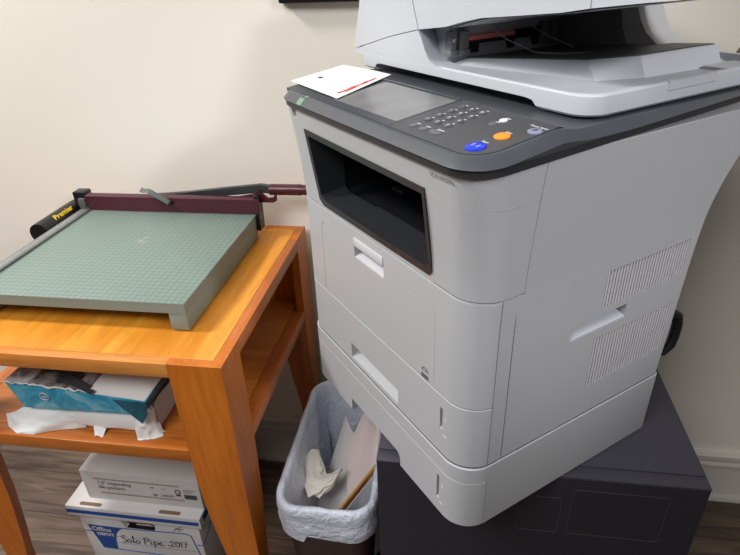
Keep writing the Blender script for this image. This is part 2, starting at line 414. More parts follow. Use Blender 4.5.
# black spring housing tube
b = B(); x = -.640; z = .893
tube(b, [(x, -.206, z), (x, -.2055, z), (x, -.200, z), (x+.016, -.072, z+.010)], [.022, .0245, .0250, .0250], 32)
obj('spring_housing', b, 'black_rubber', K)
dirv = Vector((.016, .128, .010)).normalized()
n_ = Vector((.56, 0, .83)); n_ = (n_-dirv*n_.dot(dirv)).normalized(); upv = n_.cross(dirv).normalized()
b = B(); text_into(b, 'Premier', .0190, frame_mat(Vector((x+.005, -.165, z+.003))+n_*.0253-upv*.006, dirv, upv), shear=.25, bold=.0004)
for v in b.verts:   # wrap the lettering round the tube
    q = v.co-Vector((x+.005, -.165, z+.003)); t_ = q.dot(upv); ax = q.dot(dirv); a_ = t_/.0252
    v.co = Vector((x+.005, -.165, z+.003))+dirv*ax+(n_*math.cos(a_)+upv*math.sin(a_))*.0256
obj('brand_lettering', b, 'gold', K)
# cutting arm and handle
b = B()
R = []
for px, z, h in ((-.60, .926, .018), (-.45, .932, .018), (-.33, .9425, .018), (-.20, .9585, .019), (-.135, .9655, .020), (-.105, .963, .018)):
    R.append([(px, -.072, z-h/2), (px, -.060, z-h/2), (px, -.060, z+h/2), (px, -.072, z+h/2)])
loft(b, R); obj('blade_arm', b, 'arm', K)
b = B()
pts = []; rad = []
for i in range(31):
    u_ = i/30; pts.append((-.112+.20*u_, -.066, .9625+.002*u_)); rad.append(.0132 if u_ < .35 else .0126+.0014*math.sin((u_-.35)*75))
tube(b, pts, rad, 16); obj('handle', b, 'maroon', K)
b = B()
prism(b, [(-.19, -.080, .9480), (-.150, -.080, .955), (-.137, -.080, .966), (-.116, -.080, .946), (-.102, -.080, .947), (-.098, -.080, .955), (-.093, -.080, .955), (-.094, -.080, .940), (-.104, -.080, .935), (-.134, -.080, .935)], (0, .004, 0))
tube(b, [(-.146, -.083, .951), (-.146, -.0795, .951)], .003, 10, mi=1)
obj('latch_plate', b, ['maroon', 'alu'], K)
b = B()
ribbon(b, [(-.352, -.1085, .9400), (-.360, -.1095, .9465), (-.374, -.1110, .956), (-.389, -.1125, .9670), (-.397, -.1135, .9715), (-.405, -.1145, .9710), (-.413, -.1155, .9745)], (.0055, .0055, .0085), .0016)
box(b, -.359, -.345, -.110, -.1015, .934, .941, .001, mi=1)
obj('clamp_lever', b, ['lever', 'black'], K)
b = B()  # scuff on the board
for i in range(7):
    a = Vector((-.351+random.uniform(-.007, .007), -.256+random.uniform(-.012, .012), .9112)); d = Vector((random.uniform(.002, .006), random.uniform(.004, .012), 0))
    tube(b, [a, a+d], .0006, 4)
obj('scuff_mark', b, 'ink_white', K)

# ------------------------------------------------------------------ paper packs on the shelf
P = thing('copy_paper_ream', 'white paper ream in torn open white wrapper, on the table shelf', 'paper pack', (-.36, -.44, .649))
b = B(); box(b, -.485, -.230, -.556, -.335, .6495, .7000, .003); obj('paper_stack', b, 'paper', P)
b = B()
tipx = [(-.553, -.548, .658), (-.530, -.574, .652), (-.500, -.5895, .650), (-.465, -.5885, .650), (-.42, -.570, .650), (-.372, -.558, .650)]
def fl(u, v):
    k = u*5; i_ = min(4, int(k)); f_ = k-i_; e_ = Vector(tipx[i_]).lerp(Vector(tipx[i_+1]), f_)
    t_ = Vector((-.488+.116*u, -.5572, .694-.006*u)); p = t_.lerp(e_, v)
    p.y -= .006*math.sin(PI*v)*(1-u)+.003*noise.noise((u*5, v*4, 2)); p.z += .004*noise.noise((u*6, v*5, 8))*(1 if v < .95 else 0)
    return (p.x, max(p.y, -.593), max(p.z, .6497))
sheet(b, fl, 20, 10)
def fl3(u, v):
    x = -.385+.150*u; y = -.5575-.0025*math.sin(v*PI)-.005*v; z = .699-.040*v+.002*math.sin(u*13)
    return (x, y, max(z, .6498))
sheet(b, fl3, 12, 6)
def fl6(u, v):
    return (-.352+.026*u+.010*v*(1-u), -.563-.016*v, .659-.0085*v-.004*u*(1-v)*0+.002*math.sin(u*5))
sheet(b, fl6, 5, 4)
obj('torn_wrapper', b, 'paper', P)
b = B()
def fl4(u, v):   # right front crumpled ear
    a = u*1.9-.2; r = .024+.014*v+.007*noise.noise((u*5, v*5, 7))
    x = -.256+r*math.sin(a)*1.0+.008*v; y = -.553-.022*math.cos(a)*(.5+.6*v)+.004*noise.noise((u*6, v*6, 1)); z = .707-.066*v+.006*noise.noise((u*6, v*4, 3))
    return (x, max(y, -.592), max(z, .6498))
sheet(b, fl4, 16, 12); obj('wrapper_ear', b, 'paper', P)
b = B()
def fl5(u, v):
    x = -.2275+.004*noise.noise((u*4, v*4, 9))+.02*(1-v)*0; return (x, -.54+.20*u, .7085-.058*v)
sheet(b, fl5, 10, 5); obj('wrapper_side', b, 'carton_grey', P)

Q = thing('paper_box', 'teal paper ream wrapper torn open on top, lying on the white ream', 'paper pack', (-.36, -.44, .7005))
b = B()
def ztop(x): return .7645-.0160*(x+.496)/.282
loft(b, [[(-.480, -.5690, .7012), (-.238, -.5650, .7012), (-.238, -.33, .7012), (-.47, -.33, .7012)],
         [(-.486, -.5720, .7330), (-.226, -.5730, .7280), (-.230, -.33, .7280), (-.478, -.33, .7330)],
         [(-.496, -.5720, .7635), (-.214, -.5780, .7475), (-.224, -.33, .7475), (-.485, -.33, .7635)]], mi=0)
obj('wrapper_box', b, 'teal', Q, 20)
b = B()
def tp(u, v):
    x = -.496+.165*u; y = -.5715-.003*u+.23*v; return (x, y, ztop(x)+.0008+.005*abs(noise.noise((u*5, v*4, 4)))*(1 if v > .02 else .4))
sheet(b, tp, 16, 12); obj('torn_top', b, 'photo_wrap', Q)
b = B()
def tp2(u, v):
    x = -.335+.119*u; y = -.5745-.003*u+(.24)*v; return (x, y, ztop(x)+.0008+.002*noise.noise((u*3, v*3, 1)))
sheet(b, tp2, 8, 8); obj('exposed_paper', b, 'paper', Q)
b = B()   # ragged front edge and dark strips
pts = []
for i in range(25):
    u_ = i/24; x_ = -.499+.170*u_; pts.append((x_, -.5735-.0025*u_+.003*random.uniform(-1, 1), ztop(x_)+.0012+.0035*random.random()))
tube(b, pts, [.0010+.0012*random.random() for _ in pts], 6, mi=1)
for (xa, ya, xb, yb) in ((-.50, -.50, -.33, -.565), (-.49, -.47, -.36, -.54), (-.43, -.54, -.40, -.42), (-.40, -.552, -.315, -.578)):
    ribbon(b, [(xa, ya, ztop(xa)+.006), ((xa+xb)/2, (ya+yb)/2, ztop((xa+xb)/2)+.0085), (xb, yb, ztop(xb)+.006)], Vector((.3, 1, 0)).normalized()*.010, .001, mi=0)
obj('torn_edge', b, ['ink_dark', 'paper_grey'], Q)
b = B()   # hanging triangular flap
prism(b, [(-.280, -.5785, .748), (-.213, -.5800, .7475), (-.216, -.5785, .720), (-.2350, -.5750, .690)], (0, -.0012, 0)); obj('hanging_flap', b, 'teal_dark', Q)
b = B(); prism(b, [(-.2125, -.577, .7476), (-.2225, -.34, .7476), (-.2365, -.34, .7022), (-.2365, -.5645, .7022)], (.0012, 0, 0)); obj('end_flap', b, 'teal_dark', Q)
b = B()   # logo on the front
mt = frame_mat((-.4220, -.5745, .7380), (1, -.005, 0), (0, -.05, 1))
ring = [mt @ Vector((.0085*math.cos(2*PI*k/24), .0085*math.sin(2*PI*k/24), .0008)) for k in range(25)]
tube(b, ring, .0009, 5, cap=False)
text_into(b, 'hp', .0105, mt @ Matrix.Translation((0, -.0025, .0012)), shear=.25, align='CENTER', bold=.0002)
obj('logo', b, 'ink_white', Q)

# ------------------------------------------------------------------ file boxes on the floor
F = thing('file_storage_box', 'white and blue cardboard file storage box on the floor under the table', 'storage box', (-.423, -.28, 0))
b = B()
box(b, -.583, -.263, -.459, -.10, .001, .2605, .003)
hc = B(); prism(hc, [(-.476, -.48, .2395), (-.367, -.48, .2395), (-.383, -.48, .205), (-.460, -.48, .205)], (0, .034, 0)); b = boolean(b, hc)
obj('box_body', b, 'carton', F)
b = B(); box(b, -.4755, -.3675, -.4468, -.4462, .2055, .2392, mi=2); box(b, -.4585, -.3845, -.4588, -.4462, .2051, .2056, mi=2)  # black back and floor paint the shade inside the hand hole
prism(b, [(-.438, -.4485, .2058), (-.392, -.4485, .2058), (-.388, -.4485, .2190), (-.405, -.4485, .2230), (-.436, -.4485, .2200)], (0, .0008, 0), mi=0); box(b, -.386, -.378, -.452, -.450, .206, .235, mi=0)
tube(b, [(-.458, -.4510, .2205), (-.43, -.4510, .2165), (-.40, -.4510, .2180), (-.388, -.451, .212)], .0016, 6, mi=1)
obj('folders_and_hole_shade', b, ['carton_grey', 'folder_red', 'black'], F)
b = B()
box(b, -.600, -.248, -.4685, -.090, .2600, .2800, .002); box(b, -.600, -.248, -.4685, -.4625, .2435, .2625, .0015); box(b, -.2525, -.248, -.4650, -.090, .2435, .2625, .0015); box(b, -.600, -.5955, -.4650, -.090, .2435, .2625, .0015)
obj('lid', b, 'carton', F)
b = B(); box(b, -.6005, -.253, -.4693, -.4686, .2560, .2680); box(b, -.2479, -.2471, -.452, -.40, .2540, .2740); obj('lid_stripe', b, 'ink_blue', F)
for x0, x1, y in ((-.565, -.507, -.4580), (-.356, -.300, -.4580)):
    b = B(); prism(b, [(p, q, .2801) for p, q in rrect(x0, x1, y-.0048, y+.0048, .0047, n=5)], (0, 0, .0006)); obj('lid_slot', b, 'carton_hole', F)
b = B()
yy = -.4595
prism(b, [(-.566, yy, .203), (-.468, yy, .2015), (-.480, yy, .195), (-.493, yy, .179), (-.501, yy, .155), (-.506, yy, .112), (-.546, yy, .115)], (0, -.0005, 0))
tube(b, [(-.470, yy, .201), (-.300, yy, .207), (-.288, yy, .201), (-.270, yy, .09)], .0014, 5)
tube(b, [(-.545, yy, .115), (-.276, yy, .108)], .0012, 5)
tube(b, [(-.583, yy, .178), (-.560, yy, .178)], .0012, 5); tube(b, [(-.277, yy, .168), (-.264, yy, .168)], .0014, 5)
tube(b, [(-.2625, -.456, .168), (-.2625, -.42, .176), (-.2625, -.36, .214), (-.2625, -.30, .22)], .0014, 5)
for z, a, c_ in ((.166, -.500, -.300), (.141, -.508, -.288)): tube(b, [(a, yy, z), (c_, yy, z)], .0004, 4)
obj('label_print', b, 'ink_blue', F)
b = B()
text_into(b, 'Office', .0215, frame_mat((-.5585, yy-.0008, .1830), (1, 0, -.02), (0, 0, 1)), bold=.0007)
text_into(b, 'DEPOT', .0150, frame_mat((-.5490, yy-.0008, .1660), (1, 0, -.02), (0, 0, 1)), bold=.0007)
obj('box_lettering', b, 'ink_white', F)
# handwriting "Solo Pipe 2017"
def circ(cx, cz, rx, rz, a0=0, a1=2*PI, n=12): return [(cx+rx*math.cos(a0+(a1-a0)*i/n), cz+rz*math.sin(a0+(a1-a0)*i/n)) for i in range(n+1)]
S_ = [[(.8, 1.7), (.5, 2), (.1, 1.75), (.15, 1.3), (.7, .85), (.75, .3), (.35, 0), (0, .25)], circ(1.3, .5, .35, .45), [(1.9, .1), (2.2, 2), (2.0, 1.9), (2.05, .2), (2.3, .05)], circ(2.75, .45, .35, .42),
      [(3.9, 0), (4.05, 1.8)], circ(4.3, 1.35, .5, .45, PI*.75, -PI*.6), [(5.0, .9), (5.05, .05), (5.2, .05)], [(5.05, 1.2), (5.08, 1.25)], [(5.55, .9), (5.55, -.8)], circ(5.85, .45, .33, .42, PI, -PI*.95), [(6.4, .5), (6.9, .55), (6.8, .9), (6.45, .7), (6.5, .15), (6.9, .1), (7.3, .25)],
      [(8.0, .3), (8.15, .15), (8.3, .3)], [(8.45, 1.2), (8.7, 1.6), (9.05, 1.35), (8.8, .7), (8.4, .1), (9.1, .15)], circ(9.65, .8, .33, .75), [(10.3, 1.6), (10.3, .1)], [(10.7, 1.5), (11.3, 1.55), (11.05, .8), (10.9, 0)]]
b = B(); sc = .0146
for st in S_: tube(b, [(-.484+p[0]*sc*1.08, yy-.0009, .1465+p[1]*sc*.95+.0005*p[0]) for p in st], .00085, 5)
obj('handwriting', b, 'ink_black', F)
b = B()
for st in ([(-.334, .212), (-.318, .226), (-.306, .233)], [(-.318, .226), (-.315, .214)], [(-.326, .224), (-.305, .222)]): tube(b, [(p[0], yy-.0003, p[1]) for p in st], .0007, 5)
obj('pen_mark', b, 'ink_black', F)

E_ = thing('file_pocket_box', 'slim white carton of expanding file pockets on the storage box lid', 'box', (-.405, -.30, .2808))
b = B(); box(b, -.551, -.247, -.440, -.16, .2812, .3780, .002); obj('carton', b, 'carton', E_)
b = B()
yy = -.4405
def fz(x, dz): return .2812+dz
for z, a, c_ in ((.3545, -.520, -.296), (.3060, -.512, -.292)): box(b, a, c_, yy-.0006, yy, z-.0020, z+.0020, mi=0)
text_into(b, '1.5" expanding', .0150, frame_mat((-.512, yy-.0004, .3370), (1, 0, 0), (0, 0, 1)), mi=1)
text_into(b, 'file pockets', .0150, frame_mat((-.511, yy-.0004, .3215), (1, 0, 0), (0, 0, 1)), mi=1)
text_into(b, '10', .0120, frame_mat((-.372, yy-.0004, .3120), (1, 0, 0), (0, 0, 1)), mi=1, bold=.0003)
ring = [(-.304+.0060*math.cos(2*PI*k/16), yy-.0004, .3350+.0070*math.sin(2*PI*k/16)) for k in range(17)]; tube(b, ring, .0012, 4, mi=1, cap=False)
box(b, -.310, -.298, yy-.0006, yy, .3210, .3250, mi=1)
x = -.289
while x < -.258:
    w = random.choice((.0008, .0012, .0020)); box(b, x, x+w, yy-.0006, yy, .3130, .3280, mi=1); x += w+random.choice((.0007, .0012))
for i in range(3): box(b, -.289, -.258-.006*i, yy-.0005, yy, .3440-.0045*i-.0005, .3440-.0045*i+.0005, mi=2)
box(b, -.348, -.316, yy-.0005, yy, .3180, .3195, mi=2); box(b, -.348, -.320, yy-.0005, yy, .3140, .3152, mi=2); box(b, -.373, -.364, yy-.0005, yy, .3400, .3430, mi=2); box(b, -.346, -.333, yy-.0005, yy, .3400, .3412, mi=2)
obj('carton_print', b, ['ink_taupe', 'ink_dark', 'ink_grey'], E_)

# ------------------------------------------------------------------ waste bin
W = thing('waste_bin', 'dark brown rectangular waste bin with white liner bag between the table and cabinet', 'waste bin', (.09, -.39, 0))
def rr3(x0, x1, y0, y1, r, z, n=10): return [(x, y, z) for x, y in rrect(x0, x1, y0, y1, r, n=n)]
b = B(); R = []
bx0, bx1, by0, by1 = -.006, .188, -.574, -.190
for z, i in ((.0015, .030), (.25, .014), (.47, .002), (.492, .0)): R.append(rr3(bx0+i, bx1-i, by0+i, by1-i, .045, z))
for z, i in ((.492, .004), (.25, .018), (.02, .033)): R.append(rr3(bx0+i, bx1-i, by0+i, by1-i, .042, z))
loft(b, R); obj('bin_shell', b, 'can', W)
b = B(); R = []
def dense(x0, x1, y0, y1, r, z):
    P_ = rrect(x0, x1, y0, y1, r, n=8); out = []
    for i in range(len(P_)):
        a, c_ = Vector(P_[i]), Vector(P_[(i+1) % len(P_)]); k = max(1, int(round((c_-a).length/.008)))
        for j in range(k): out.append((*(a+(c_-a)*j/k), z))
    return out
tmpl = dense(bx0, bx1, by0, by1, .045, 0)
cxm, cym = (bx0+bx1)/2, (by0+by1)/2
prof = [(.424, .004, .0, 1), (.441, .006, .0, 1.4), (.4475, .0075, 0, 1.4), (.455, .0040, 0, 1.4), (.463, .0055, 0, 1.2), (.472, .0075, 0, .7), (.484, .0075, 0, .5), (.494, .0068, 0, .3), (.499, .003, 0, .2), (.499, -.003, 0, .2), (.494, -.007, 0, .3),
        (.478, -.009, 0, .6), (.455, -.012, 0, .8), (.42, -.016, 0, 1), (.37, -.020, 0, 1.2), (.31, -.026, 0, 1.2), (.24, -.031, 0, 1), (.16, -.036, 0, 1), (.10, -.042, 0, 1)]
for k, (z, o_, _, am) in enumerate(prof):
    ring = []
    for i, (x, y, _) in enumerate(tmpl):
        nx, ny = 0, 0
        p0, p1 = Vector(tmpl[i-1][:2]), Vector(tmpl[(i+1) % len(tmpl)][:2]); tg = (p1-p0).normalized(); nv = Vector((tg.y, -tg.x))
        s = i*.008
        w = noise.noise((s*30, z*16, 1.7))*.0030*am+noise.noise((s*95, z*30, 5.1))*.0018*am
        if o_ < 0: w += noise.noise((s*20+z*9, z*5, 9.))*.0075*am+noise.noise((s*50-z*12, z*9, 4.))*.003*am-.004*am
        d = o_+w
        dz = 0
        if k <= 2: dz = -.012*math.sin(s*9.)+.010*noise.noise((s*10, 0, 3))-(.020 if abs(x-.02) < .03 and y < -.55 else 0)*(1 if k == 0 else .6)
        if 3 <= k <= 9: dz = .0045*noise.noise((s*24, 0, 7))
        d = min(d, .0095) if o_ > 0 else min(d, -.003 if z < .494 else d)
        ring.append((x+nv.x*d, y+nv.y*d, z+dz))
    R.append(ring)
loft(b, R, cap0=False, cap1=True)
obj('liner_bag', b, 'bag', W, 60)

# contents of the bin
b = B()
def pA(u, v):  # tall grey-white sheet, cupped
    a, b_, c_, d_ = Vector((.010, -.440, .245)), Vector((.120, -.520, .290)), Vector((.140, -.318, .470)), Vector((.083, -.280, .462))
    p = (a*(1-u)+b_*u)*(1-v)+(d_*(1-u)+c_*u)*v
    p += Vector((-.35, -.5, -.6))*(.022*math.sin(PI*u)*(.4+.6*v)); p.z += .012*math.sin(u*5+1)*v*v
    return p
sheet(b, pA, 12, 12); single('paper_sheet', b, 'paper_grey', 'curved grey-white sheet of paper behind the tissue in the bin', 'paper', (.08, -.40, .22))
b = B()
def pB(u, v):
    a, b_, c_, d_ = Vector((.120, -.475, .345)), Vector((.176, -.500, .30)), Vector((.176, -.330, .492)), Vector((.128, -.300, .492))
    p = (a*(1-u)+b_*u)*(1-v)+(d_*(1-u)+c_*u)*v
    p += Vector((-.020, .012, .010))*math.sin(PI*v*1.0)*(1-u)**2+Vector((-.4, -.6, -.3))*(-.030*math.sin(PI*u))+Vector((0, 0, .012*math.sin(u*7)*v))
    p.x = min(p.x, .178); return p
sheet(b, pB, 12, 14); single('paper_sheet', b, 'paper_pink', 'pinkish crumpled sheet of paper at the cabinet side of the bin', 'paper', (.13, -.40, .20))
b = B()
cpts = [(.022, -.372, .440), (.026, -.398, .432), (.032, -.420, .418), (.046, -.436, .408), (.064, -.440, .412), (.084, -.436, .428), (.098, -.426, .446)]
R = []
for i, p in enumerate(cpts):
    r = (.010, .017, .022, .026, .023, .017, .005)[i]; q = []
    for k in range(28):
        a = 2*PI*k/28; n1 = 1+.55*noise.noise((math.cos(a)*2.2, math.sin(a)*2.2, i*.9))+.2*noise.noise((math.cos(a)*6, math.sin(a)*6, i*1.7))
        tdir = Vector((1, -.3, .1)) if i > 2 else Vector((.3, -1, -.3))
        s_ = tdir.cross(Vector((0, 0, 1))).normalized(); u_ = s_.cross(tdir).normalized()
        q.append(Vector(p)+(s_*math.cos(a)*1.2+u_*math.sin(a)*.7)*r*n1)
    R.append(q)
loft(b, R); bmesh.ops.subdivide_edges(b, edges=b.edges[:], cuts=1, use_grid_fill=True)
for v in b.verts: v.co += Vector(noise.noise_vector(v.co*70))*.0035
single('crumpled_tissue', b, 'tissue', 'crumpled white tissue lying on the papers in the bin', 'tissue', (.05, -.41, .40), smooth=70)
b = B()
a0, a1 = Vector((.118, -.560, .475)), Vector((.180, -.440, .485)); dn = Vector((.004, -.005, -.25))
nn = (a1-a0).cross(dn).normalized()*.004
prism(b, [a0, a1, a1+dn, a0+dn+Vector((0, .03, 0))], nn, mi=0)
tube(b, [a0+nn/2, a1+nn/2], .0026, 6, mi=0)
q0 = a0+Vector((.007, -.006, -.004)); q1 = a1+Vector((.006, -.008, -.002))
prism(b, [q0, q1, q1+dn, q0+dn+Vector((0, .03, 0))], nn*.3, mi=1)
single('cardboard_piece', b, ['kraft', 'paper_grey'], 'piece of cardboard with bare brown edge, stuck upright in the bin', 'cardboard', (.15, -.50, .25))

# ------------------------------------------------------------------ cabinet
CB = thing('storage_cabinet', 'low charcoal black cabinet with molded front, standing under the printer', 'cabinet', (.478, -.31, 0))
cx0, cx1, cy0, cy1, cz = .2045, .757, -.585, -.040, .6610
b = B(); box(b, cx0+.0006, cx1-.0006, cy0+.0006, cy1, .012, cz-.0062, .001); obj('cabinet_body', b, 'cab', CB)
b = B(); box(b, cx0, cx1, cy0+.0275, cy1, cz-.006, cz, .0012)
obj('cabinet_top', b, 'cab_top_lit', CB)
b = B(); box(b, cx0, cx1, cy0, cy0+.0262, cz-.006, cz-.0008, .0012); obj('front_lip', b, 'cab_top_lit', CB)
for x0, x1, z0, z1 in ((.545, .700, .518, .630), (.456, .528, .517, .606)):
    b = B(); q = [(x, cy0+.0008, z) for x, z in rrect(x0, x1, z0, z1, .005, n=3)]; q.append(q[0])
    tube(b, q, .0007, 5, cap=False)
    prism(b, [(x, cy0+.0012, z) for x, z in rrect(x0+.003, x1-.003, z0+.003, z1-.003, .004, n=3)], (0, -.0009, 0), mi=1)
    obj('molded_panel', b, ['cab_line', 'cab'], CB)
b = B()
for (xa, ya, xb, yb) in ((.600, -.470, .612, -.492), (.606, -.470, .617, -.490), (.595, -.478, .612, -.490)): tube(b, [(xa, ya, cz+.0001), (xb, yb, cz+.0001)], .0005, 4)
obj('scratch_mark', b, 'scratch', CB)
for x in (cx0+.04, cx1-.04):
    for y in (cy0+.04, cy1-.04):
        b = B(); tube(b, [(x, y, .0), (x, y, .013)], .018, 14); obj('cabinet_foot', b, 'black', CB)

# ------------------------------------------------------------------ printer   (corner coordinates: X right along the front from -.465 to 0, Y to the back, Z up from the cabinet top)
TH = .88333; OX, OY, OZ = .35304, -.72054, .6617
e_x = Vector((math.cos(TH), -math.sin(TH), 0)); e_y = Vector((math.sin(TH), math.cos(TH), 0))
PO = Vector((-.2325, .2165, 0))
ploc = Vector((OX, OY, OZ))+e_x*PO.x+e_y*PO.y
PR = thing('laser_printer', 'light grey multifunction laser printer with scanner and two paper trays on the black cabinet', 'printer', ploc, PO, -TH)
def interp(T_, z):
    if z <= T_[0][0]: return T_[0][1]
    for (a, p), (c_, q) in zip(T_, T_[1:]):
        if z <= c_: return p+(q-p)*(z-a)/(c_-a)
    return T_[-1][1]
RX = [(0, 0), (.36, 0), (.42, .0015), (.47, .0045), (.52, .0085), (.60, .016)]
FY = [(0, 0), (.41, 0), (.45, -.003), (.50, -.0095), (.54, -.016), (.575, -.022), (.61, -.025)]
BY = [(0, .430), (.127, .431), (.211, .437), (.32, .444), (.40, .450), (.433, .455), (.47, .467), (.509, .487), (.545, .503), (.575, .505), (.61, .505)]
def sect(z, d=0., y_add=0.):
    r = interp(RX, z)
    return [(x, y, z) for x, y in rrect(-.497+r*.3-d, r+d, interp(FY, z)-d, interp(BY, z)+d*.5, .046, .012, n=9)]
def piece(z0, z1, d=0., step=.02, ch=.0008, zt=None):
    n = max(1, int(round((z1-z0)/step))); zs = [z0+(z1-z0)*i/n for i in range(n+1)]
    R = [sect(z0, d-ch)] if ch else []
    for i, z in enumerate(zs):
        zz = z+(ch if i == 0 else (-ch if i == n else 0)); R.append(sect(zz, d))
    if ch: R.append(sect(z1, d-ch))
    b = B(); loft(b, R); return b
def ycut(b, lo=None, hi=None):
    if lo is not None: bisect(b, (0, lo, 0), (0, -1, 0))
    if hi is not None: bisect(b, (0, hi, 0), (0, 1, 0))
    return b
def cbox(*a):
    b = B(); box(b, *a); return b
A_ = lambda a: -a      # left-offset to X

# second paper tray
b = piece(.0015, .1245, .002); b = boolean(b, cbox(-.6, .1, -.1, .0425, -.05, .0955)); b = boolean(b, cbox(-.335, -.160, -.05, .06, -.05, .030)); obj('tray_housing', b, 'body', PR)
b = ycut(piece(.0018, .0945, .0018), hi=.0415)
ct = B(); prism(ct, [(-.331, -.06, -.02), (-.331, -.06, .030), (-.172, -.06, .030), (-.165, -.06, .024), (-.163, -.06, .016), (-.163, -.06, -.02)], (0, .16, 0)); b = boolean(b, ct)
b = boolean(b, cbox(-.0605, -.0545, -.05, .004, .030, .079))
D2 = obj('paper_cassette', b, 'body', PR)
b = B(); box(b, -.0600, -.0550, .0032, .0038, .031, .078, mi=0); box(b, -.0600, -.0550, -.0012, .0034, .0295, .0312, mi=1)
for z in (.062, .024): prism(b, [(-.050, -.0018, z), (-.043, -.0018, z), (-.0465, -.0018, z+.006)] if z > .05 else [(-.052, -.0018, z), (-.044, -.0018, z), (-.044, -.0018, z+.0016), (-.052, -.0018, z+.0016)], (0, -.0006, 0), mi=1)
obj('paper_gauge', b, ['dark_plastic', 'ink_white'], D2)

# main body block, behind the front parts
b = piece(.1265, .578, 0.)
b = boolean(b, cbox(-.7, .2, -.2, .0425, .05, .4035)); b = boolean(b, cbox(-.7, .2, -.2, .0760, .4040, .70))
binpoly = [(-.4035, .5325), (-.0880, .5310), (-.0880, .4240), (-.095, .4165), (-.384, .4135), (-.3975, .4210)]
def poly3(P_, y): return [(x, y, z) for x, z in P_]
def scale_poly(P_, d):
    cx = sum(p[0] for p in P_)/len(P_); cz_ = sum(p[1] for p in P_)/len(P_)
    return [(cx+(x-cx)*(1+d/.17), cz_+(z-cz_)*(1+d/.057)) for x, z in P_]
ct = B(); prism(ct, poly3(binpoly, -.06), (0, .34, 0)); b = boolean(b, ct)
# carry handle recess on the right side
ct = B(); prism(ct, [(.05, .178, .288), (.05, .295, .288), (.05, .295, .3135), (.05, .178, .3135)], (-.078, 0, 0)); b = boolean(b, ct)
# vent recesses
VENTS = ((.236, .420, .324, .385), (.233, .416, .184, .273))
for y0, y1, z0, z1 in VENTS: b = boolean(b, cbox(-.0022, .05, y0, y1, z0, z1))
tube(b, [(.0000, .0665, .130), (.0000, .0665, .40)], .00055, 4, mi=1)
BODY = obj('body', b, ['body', 'seam'], PR)
for za, zb_ in ((.0925, .0980), (.1235, .1275)):  # dark filler strips paint shade into the gaps between the parts
    b = ycut(piece(za, zb_, -.0004, ch=0), hi=.0420 if za < .1 else .43); obj('gap_shade_strip', b, 'seam', PR)
for za, zb_ in ((.2330, .2362), (.4020, .4060)):
    b = ycut(piece(za, zb_, -.0010, ch=0), lo=None, hi=.0410); b = boolean(b, cbox(-.40, -.085, -.1, .03, .39, .42)) if za > .3 else boolean(b, cbox(-.4095, -.0765, -.1, .03, .2347, .25)); obj('gap_shade_strip', b, 'seam', PR)
for y0, y1, z0, z1 in VENTS:
    b = B(); box(b, -.0030, -.0020, y0+.0004, y1-.0004, z0+.0004, z1-.0004, mi=1)
    n = 28
    for i in range(n):
        y = y0+.003+(y1-y0-.006)*i/(n-1); box(b, -.0028, -.0001, y-.0016, y+.0016, z0+.001, z1-.001, mi=0)
    obj('side_vent', b, ['vent', 'vent_in'], PR)
b = B(); prism(b, [(-.0275, .1785, .2885), (-.0002, .1785, .2885), (-.0002, .1785, .2915), (-.0275, .1785, .3000)], (0, .116, 0)); box(b, -.0278, -.0262, .1785, .2945, .2885, .313, mi=1); obj('carry_handle', b, ['white_plastic', 'mid_dark'], PR)

# narrow upright strip between cassette side and body handled by the body itself; first paper cassette
b = ycut(piece(.1268, .2340, 0.), hi=.0412)
ct = B(); prism(ct, [(-.323, -.06, .1335), (-.170, -.06, .1335), (-.170, -.06, .1640), (-.323, -.06, .1665)], (0, .092, 0)); b = boolean(b, ct)
b = boolean(b, cbox(-.0605, -.0545, -.05, .006, .173, .213))
D1 = obj('paper_cassette', b, 'body', PR)
b = B(); prism(b, [(-.3228, .0005, .1338), (-.3228, .0315, .1338), (-.3228, .0315, .150), (-.3228, .004, .1368), (-.3228, .0005, .1360)], (.1526, 0, 0)); obj('pull_handle', b, 'body', D1)
b = B(); box(b, -.0600, -.0550, .0052, .0058, .174, .212, mi=0); box(b, -.0600, -.0550, .0004, .0054, .1735, .1750, mi=1)
prism(b, [(-.050, -.0001, .196), (-.044, -.0001, .196), (-.047, -.0001, .202)], (0, -.0006, 0), mi=1); box(b, -.0525, -.045, -.0006, 0, .1640, .1655, mi=1)
obj('paper_gauge', b, ['dark_plastic', 'ink_white'], D1)

# lower front cover with bypass door
b = ycut(piece(.2352, .4030, 0.), hi=.0412)
door = [(-.409, .2300), (-.409, .366), (-.405, .374), (-.396, .3775), (-.092, .3695), (-.084, .3655), (-.0775, .357), (-.0765, .2300)]
ct = B(); prism(ct, poly3(door, -.06), (0, .066, 0)); b = boolean(b, ct)
b = boolean(b, cbox(-.2935, -.2055, -.05, .028, .351, .3895))
obj('front_cover', b, 'body', PR)
b = B()
din = [(-.4082, .2356), (-.4082, .3655), (-.4045, .3732), (-.3958, .3766), (-.0922, .3687), (-.0846, .3649), (-.0783, .3567), (-.0773, .2356)]
prism(b, poly3(din, 0.0002), (0, .0054, 0)); b = boolean(b, cbox(-.2935, -.2055, -.05, .05, .351, .3895))
DR = obj('bypass_door', b, 'body', PR, 20)
b = B(); box(b, -.2925, -.2065, -.0016, .004, .3735, .3888, .0015)
prism(b, [(-.2925, .0005, .3520), (-.2925, .0270, .3560), (-.2925, .0270, .3640), (-.2925, .0040, .3555), (-.2925, .0005, .3545)], (.086, 0, 0))
obj('latch_handle', b, 'vent', DR)
b = B()   # energy mark
mt = frame_mat((-.0985, .0001, .2500), (1, 0, 0), (0, 0, 1))
arc = [mt @ Vector((.0075*math.cos(a), -.001+.0085*math.sin(a), .0002)) for a in [PI*.08+PI*.84*i/10 for i in range(11)]]; tube(b, arc, .0008, 5)
